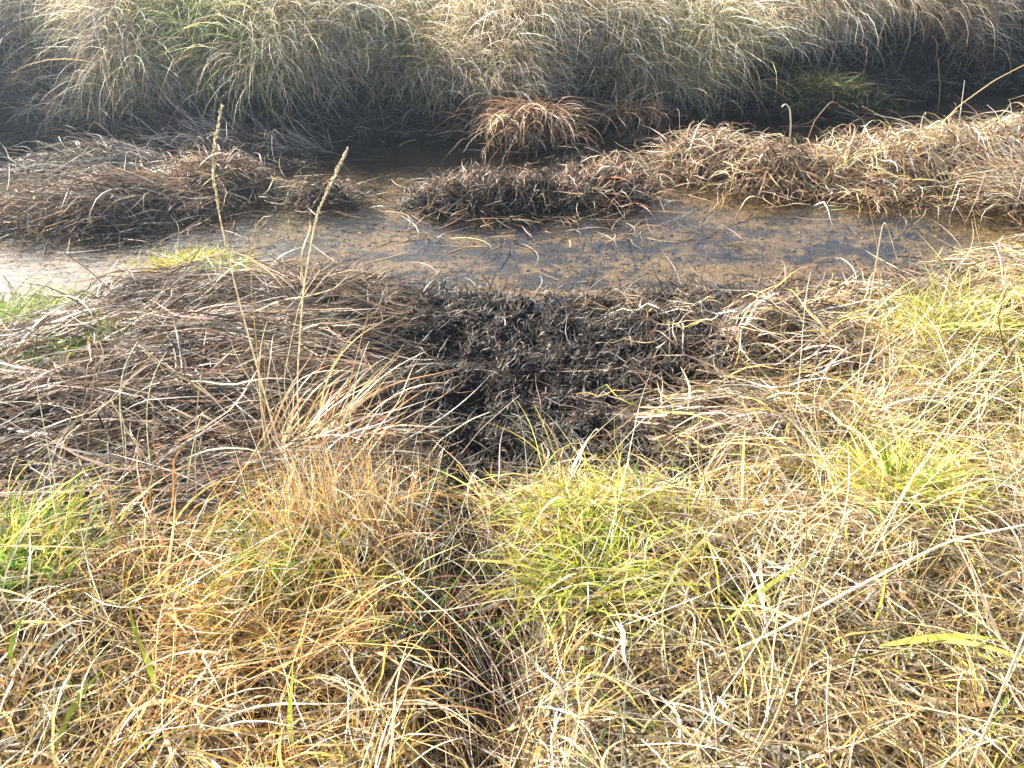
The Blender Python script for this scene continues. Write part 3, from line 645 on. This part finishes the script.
stalk('hooked pale stem at the left border of the foreground grass',[(60,495),(58,460),(66,436),(80,425)],0,(.002,.0012),col=PALE,leaves=1)
stalk('curled hook shaped stem standing in the stream before the far bank',[(789,150),(791,125),(790,108),(785,103),(782,107)],0,(.007,.005),col=PALE)
stalk('long straight stem leaning right across the big straw mound',[(925,140),(960,105),(995,80),(1030,62)],.0,(.006,.004),col=STRAW)
stalk('short upright stem in front of the big straw mound',[(938,112),(940,88),(938,58)],0,(.005,.003),col=STRAW)
stalk('bent bare stem left of the big straw mound',[(905,150),(885,118),(862,106)],0,(.005,.003),col=STRAW)
stalk('kinked bare stem standing between the creek heaps',[(800,160),(815,120),(832,100),(850,112)],0,(.004,.003),col=PINKB)
stalk('tall straight straw rising from the right slope across the creek edge',[(852,432),(862,350),(873,280),(884,215),(898,262)],-.05,(.002,.001),col=PALE,leaves=1)
stalk('paired fine straw on the right slope crossing the water',[(872,420),(880,330),(878,250),(866,190)],-.05,(.0018,.0009),col=STRAW,leaves=1)
stalk('thick pale straw with feathered top on the right slope',[(848,420),(868,365),(885,318),(905,300)],0,(.003,.0016),col=PALE,head=.3)
stalk('curved straw on the right slope beneath the right edge sheaf',[(930,330),(946,290),(952,262)],0,(.003,.002),col=PALE)
stalk('thin red brown stem standing in the middle of the matted litter',[(650,405),(652,350),(646,290),(650,272)],0,(.0022,.0014),col=REDB)
stalk('red brown stem near the right edge leaning over the green gold tuft',[(1015,380),(1003,345),(998,318),(1006,290)],0,(.003,.0018),col=REDB)
stalk('bleached thin stem lying across the black mud',[(455,462),(480,430),(500,412),(520,395)],0,(.002,.0012),col=SILVER)
stalk('pale arching stem at the left rim of the black mud',[(420,470),(440,440),(470,420),(490,412)],0,(.003,.0016),col=PALE)
stalk('pale stem lying level over the right part of the mud',[(538,372),(590,371),(640,366)],0,(.002,.0012),col=PALE)
stalk('long bleached reed arching across the lower right grass',[(690,668),(760,640),(860,585),(950,540),(1040,522)],.1,(.0042,.002),col=PALE,leaves=1)
stalk('second bleached reed lying below the long arching one',[(700,722),(780,708),(870,702),(900,695)],.05,(.0032,.002),col=PALE)
stalk('thick straw reed slanting up from the bottom edge right of centre',[(742,775),(775,722),(800,650),(826,560),(850,512)],.05,(.0032,.0014),col=(.62,.5,.26),head=.25)
stalk('thin upright straw crossing the thick slanting reed',[(800,690),(803,600),(808,500),(805,430)],-.02,(.0016,.0009),col=STRAW)
stalk('straight pale straw rising at the lower right corner',[(965,780),(990,720),(1012,665),(1034,610)],.02,(.003,.0018),col=PALE)
stalk('brown reed lying in a low arc over the lower left grass',[(85,748),(160,715),(240,700),(262,702)],.04,(.0022,.0014),col=ORANGE)
stalk('long pale reed arching through the dark hollow at the bottom',[(345,680),(420,690),(480,712),(520,745),(560,790)],-.05,(.003,.0018),col=PALE)
stalk('grey weathered twig crossing the left foreground grass',[(300,545),(250,535),(200,528),(160,530)],.03,(.002,.0012),col=GREY)

# ---- fine straws nobody could tell apart
for g, (x0_, x1_, y0_, y1_, k_) in enumerate(((235,345,455,500,16),(770,950,380,470,20),(690,900,520,640,14),(60,240,480,560,9))):
    for q in range(k_):
        fx0, fy0 = rs.uniform(x0_, x1_), rs.uniform(y0_, y1_); hgt = rs.uniform(90,210); ln_ = rs.normal(.12,.22)*hgt
        bx, by, bz = on_ground(fx0, fy0); n_ = 16; t_ = np.linspace(0,1,n_); Ls = hgt/290.
        dx_, dy_ = rs.normal(.15,.22), rs.normal(0,.15); bw = rs.normal(0,.08)
        pts = np.stack([bx+Ls*(dx_*t_+bw*np.sin(2.5*t_)*t_+.25*dx_*t_**3), by+Ls*(dy_*t_), bz-.01+Ls*t_*(1-.12*t_)], 1)
        B = Bunch(); tube(B, pts,   .0021, .0008, palette(1,[PALE,STRAW,(.85,.76,.55)],[2,2,2])[0], 5)
        o = B.build('straw_stem', M_dry, origin=(bx,by,bz))
        tag(o, ['fine pale straw standing among the seed stalks on the left','fine pale straw standing upright on the right slope','fine pale straw rising from the lower right grass','fine straw sticking up at the edge of the left sedge mat'][g], 'straw stem',
            ['fine straws by the seed stalks','fine straws on the right slope','fine straws in the lower right grass','fine straws along the left mat'][g])

for q in range(20):
    bx, by, bz = on_ground(rs.uniform(800,1015), rs.uniform(125,200)); n_ = 14; t_ = np.linspace(0,1,n_); Ls = rs.uniform(.2,.5); dx_ = rs.normal(0,.6); dy_ = rs.normal(-.1,.4); kk = rs.uniform(0,.9)
    pts = np.stack([bx+Ls*dx_*(t_+kk*t_**3), by+Ls*dy_*t_, bz-.01+Ls*t_*(1-.75*kk*t_**2)], 1)
    B = Bunch(); tube(B, pts, .0042, .0022, palette(1,[PALE,STRAW,PINKB],[2,3,2])[0], 5)
    o = B.build('straw_stem', M_dry, origin=(bx,by,bz)); tag(o, 'coarse bent straw poking up from the big straw mound on the right', 'straw stem', 'coarse straws on the right mound')
# ---- single broad leaves
def leaf(label, px, py, ang, L, Wd, col, th0=.5, th1=1.6, name='broad_leaf', cat='leaf', mat=None, group=None, twist=.6, wig=.1, z0=.08, roll=.2):
    x0, y0, zz = on_ground(px, py); B = Bunch()
    strips(B, np.array([x0]), np.array([y0]), ang, th0, th1, L, Wd, np.array([col]), K=14, z0=z0, wig=wig, twist=twist, roll=roll, off=.05, base=.35)
    o = B.build(name, mat or M_green, origin=(x0,y0,zz)); return tag(o, label, cat, group)
leaf('single broad bright green blade leaning in the lower left grass',168,712,2.1,.24,.013,(.38,.48,.05))
leaf('short bright green blade at the bottom left',70,770,1.0,.2,.011,(.36,.44,.05))
leaf('green blade pointing up left at the left border of the foreground',25,690,1.5,.16,.010,(.3,.42,.06))
leaf('broad yellow green blade lying flat in the lower right grass',870,665,-.15,.28,.016,(.52,.55,.10),1.0,1.7)
leaf('yellow blade folded beneath the flat yellow green one',905,660,-.5,.26,.013,(.55,.5,.14),.9,1.8)
leaf('long yellow green blade rising along the bleached reed',720,640,.45,.34,.013,(.52,.54,.12),1.0,1.5)
leaf('narrow green gold blade standing upright in the right grass',865,640,1.4,.18,.011,(.5,.5,.1),.1,.7)
leaf('upright green blade at the bottom left of the dark hollow',300,765,1.5,.2,.011,(.36,.42,.06),.2,.8)
leaf('dark green blade drooping in the dark hollow',432,640,3.6,.2,.010,(.08,.13,.04),.6,1.8)
leaf('pale curled dead leaf hanging in the lower middle grass',612,650,-1.7,.17,.013,(.80,.75,.66),1.1,2.6,'dead_leaf','dead leaf',M_dry,twist=2.5,wig=.5,z0=.12)
leaf('white bleached leaf folded beside the curled dead leaf',620,655,-1.3,.15,.010,(.80,.76,.68),1.0,2.8,'dead_leaf','dead leaf',M_dry,twist=1.5,wig=.5,z0=.10)
leaf('brown crumpled leaf under the bleached leaves in the hollow',690,695,2.6,.13,.016,(.34,.19,.10),1.1,1.9,'dead_leaf','dead leaf',M_dry,twist=2.,wig=.6,z0=.03)

# ------------------------------------------------------------------ light
AZ, EL = D(-57), D(34)       # the sun stands ahead and to the left
sd = bpy.data.lights.new('sun', 'SUN'); so = bpy.data.objects.new('sun', sd); COL.objects.link(so)
sd.energy = 5; sd.angle = D(.53); sd.color = (1, .955, .89)
so.location = (-20, 20, 20)
from mathutils import Vector
dv = Vector((math.sin(AZ)*math.cos(EL), math.cos(AZ)*math.cos(EL), math.sin(EL)))
so.rotation_euler = dv.to_track_quat('Z', 'Y').to_euler()
w = bpy.data.worlds.new('World'); scene.world = w; w.use_nodes = True
nt = w.node_tree; sky = nt.nodes.new('ShaderNodeTexSky'); sky.sky_type = 'NISHITA'; sky.sun_disc = False
sky.sun_elevation = EL; sky.sun_rotation = AZ; sky.dust_density = 3.5; sky.air_density = 1.0
nt.links.new(sky.outputs[0], nt.nodes['Background'].inputs[0]); nt.nodes['Background'].inputs[1].default_value = .10

vs = scene.view_settings; vs.view_transform = 'Standard'; vs.look = 'None'; vs.exposure = 1.95; vs.gamma = 1
scene.render.engine = 'CYCLES'
cy = scene.cycles; cy.max_bounces = 6; cy.diffuse_bounces = 3; cy.glossy_bounces = 3; cy.transmission_bounces = 3; cy.transparent_max_bounces = 8
cy.caustics_reflective = False; cy.caustics_refractive = False; cy.use_denoising = True; cy.denoiser = 'OPENIMAGEDENOISE'; cy.denoising_input_passes = 'RGB_ALBEDO_NORMAL'; cy.denoising_prefilter = 'ACCURATE'
cy.sample_clamp_indirect = 6

# ------------------------------------------------------------------ thin even volume added to mimic the sun's veiling glare in the lens
def box(name, x0, x1, y0, y1, z0, z1):
    V = np.array([(x,y,z) for z in (z0,z1) for y in (y0,y1) for x in (x0,x1)], float)
    return mesh_from(name, V, np.array([(0,2,3,1),(4,5,7,6),(0,1,5,4),(1,3,7,5),(3,2,6,7),(2,0,4,6)]), None, False)
m, nt, N, Lk = new_mat('glare_volume'); out = N('ShaderNodeOutputMaterial'); v = N('ShaderNodeVolumePrincipled')
v.inputs['Color'].default_value = (.60,.79,1,1); v.inputs['Density'].default_value = .0078; v.inputs['Anisotropy'].default_value = .8
Lk(v.outputs[0], out.inputs['Volume'])
R_ = float(ax[-1])+30
me = box('glare_veil', -R_, R_, -R_, R_, float(GZ.min())-1, max(3.2, float(GZ.max())+.8)); me.materials.append(m)
ob = bpy.data.objects.new('glare_veil', me); COL.objects.link(ob); tag(ob, kind='stuff')
cy.volume_bounces = 0
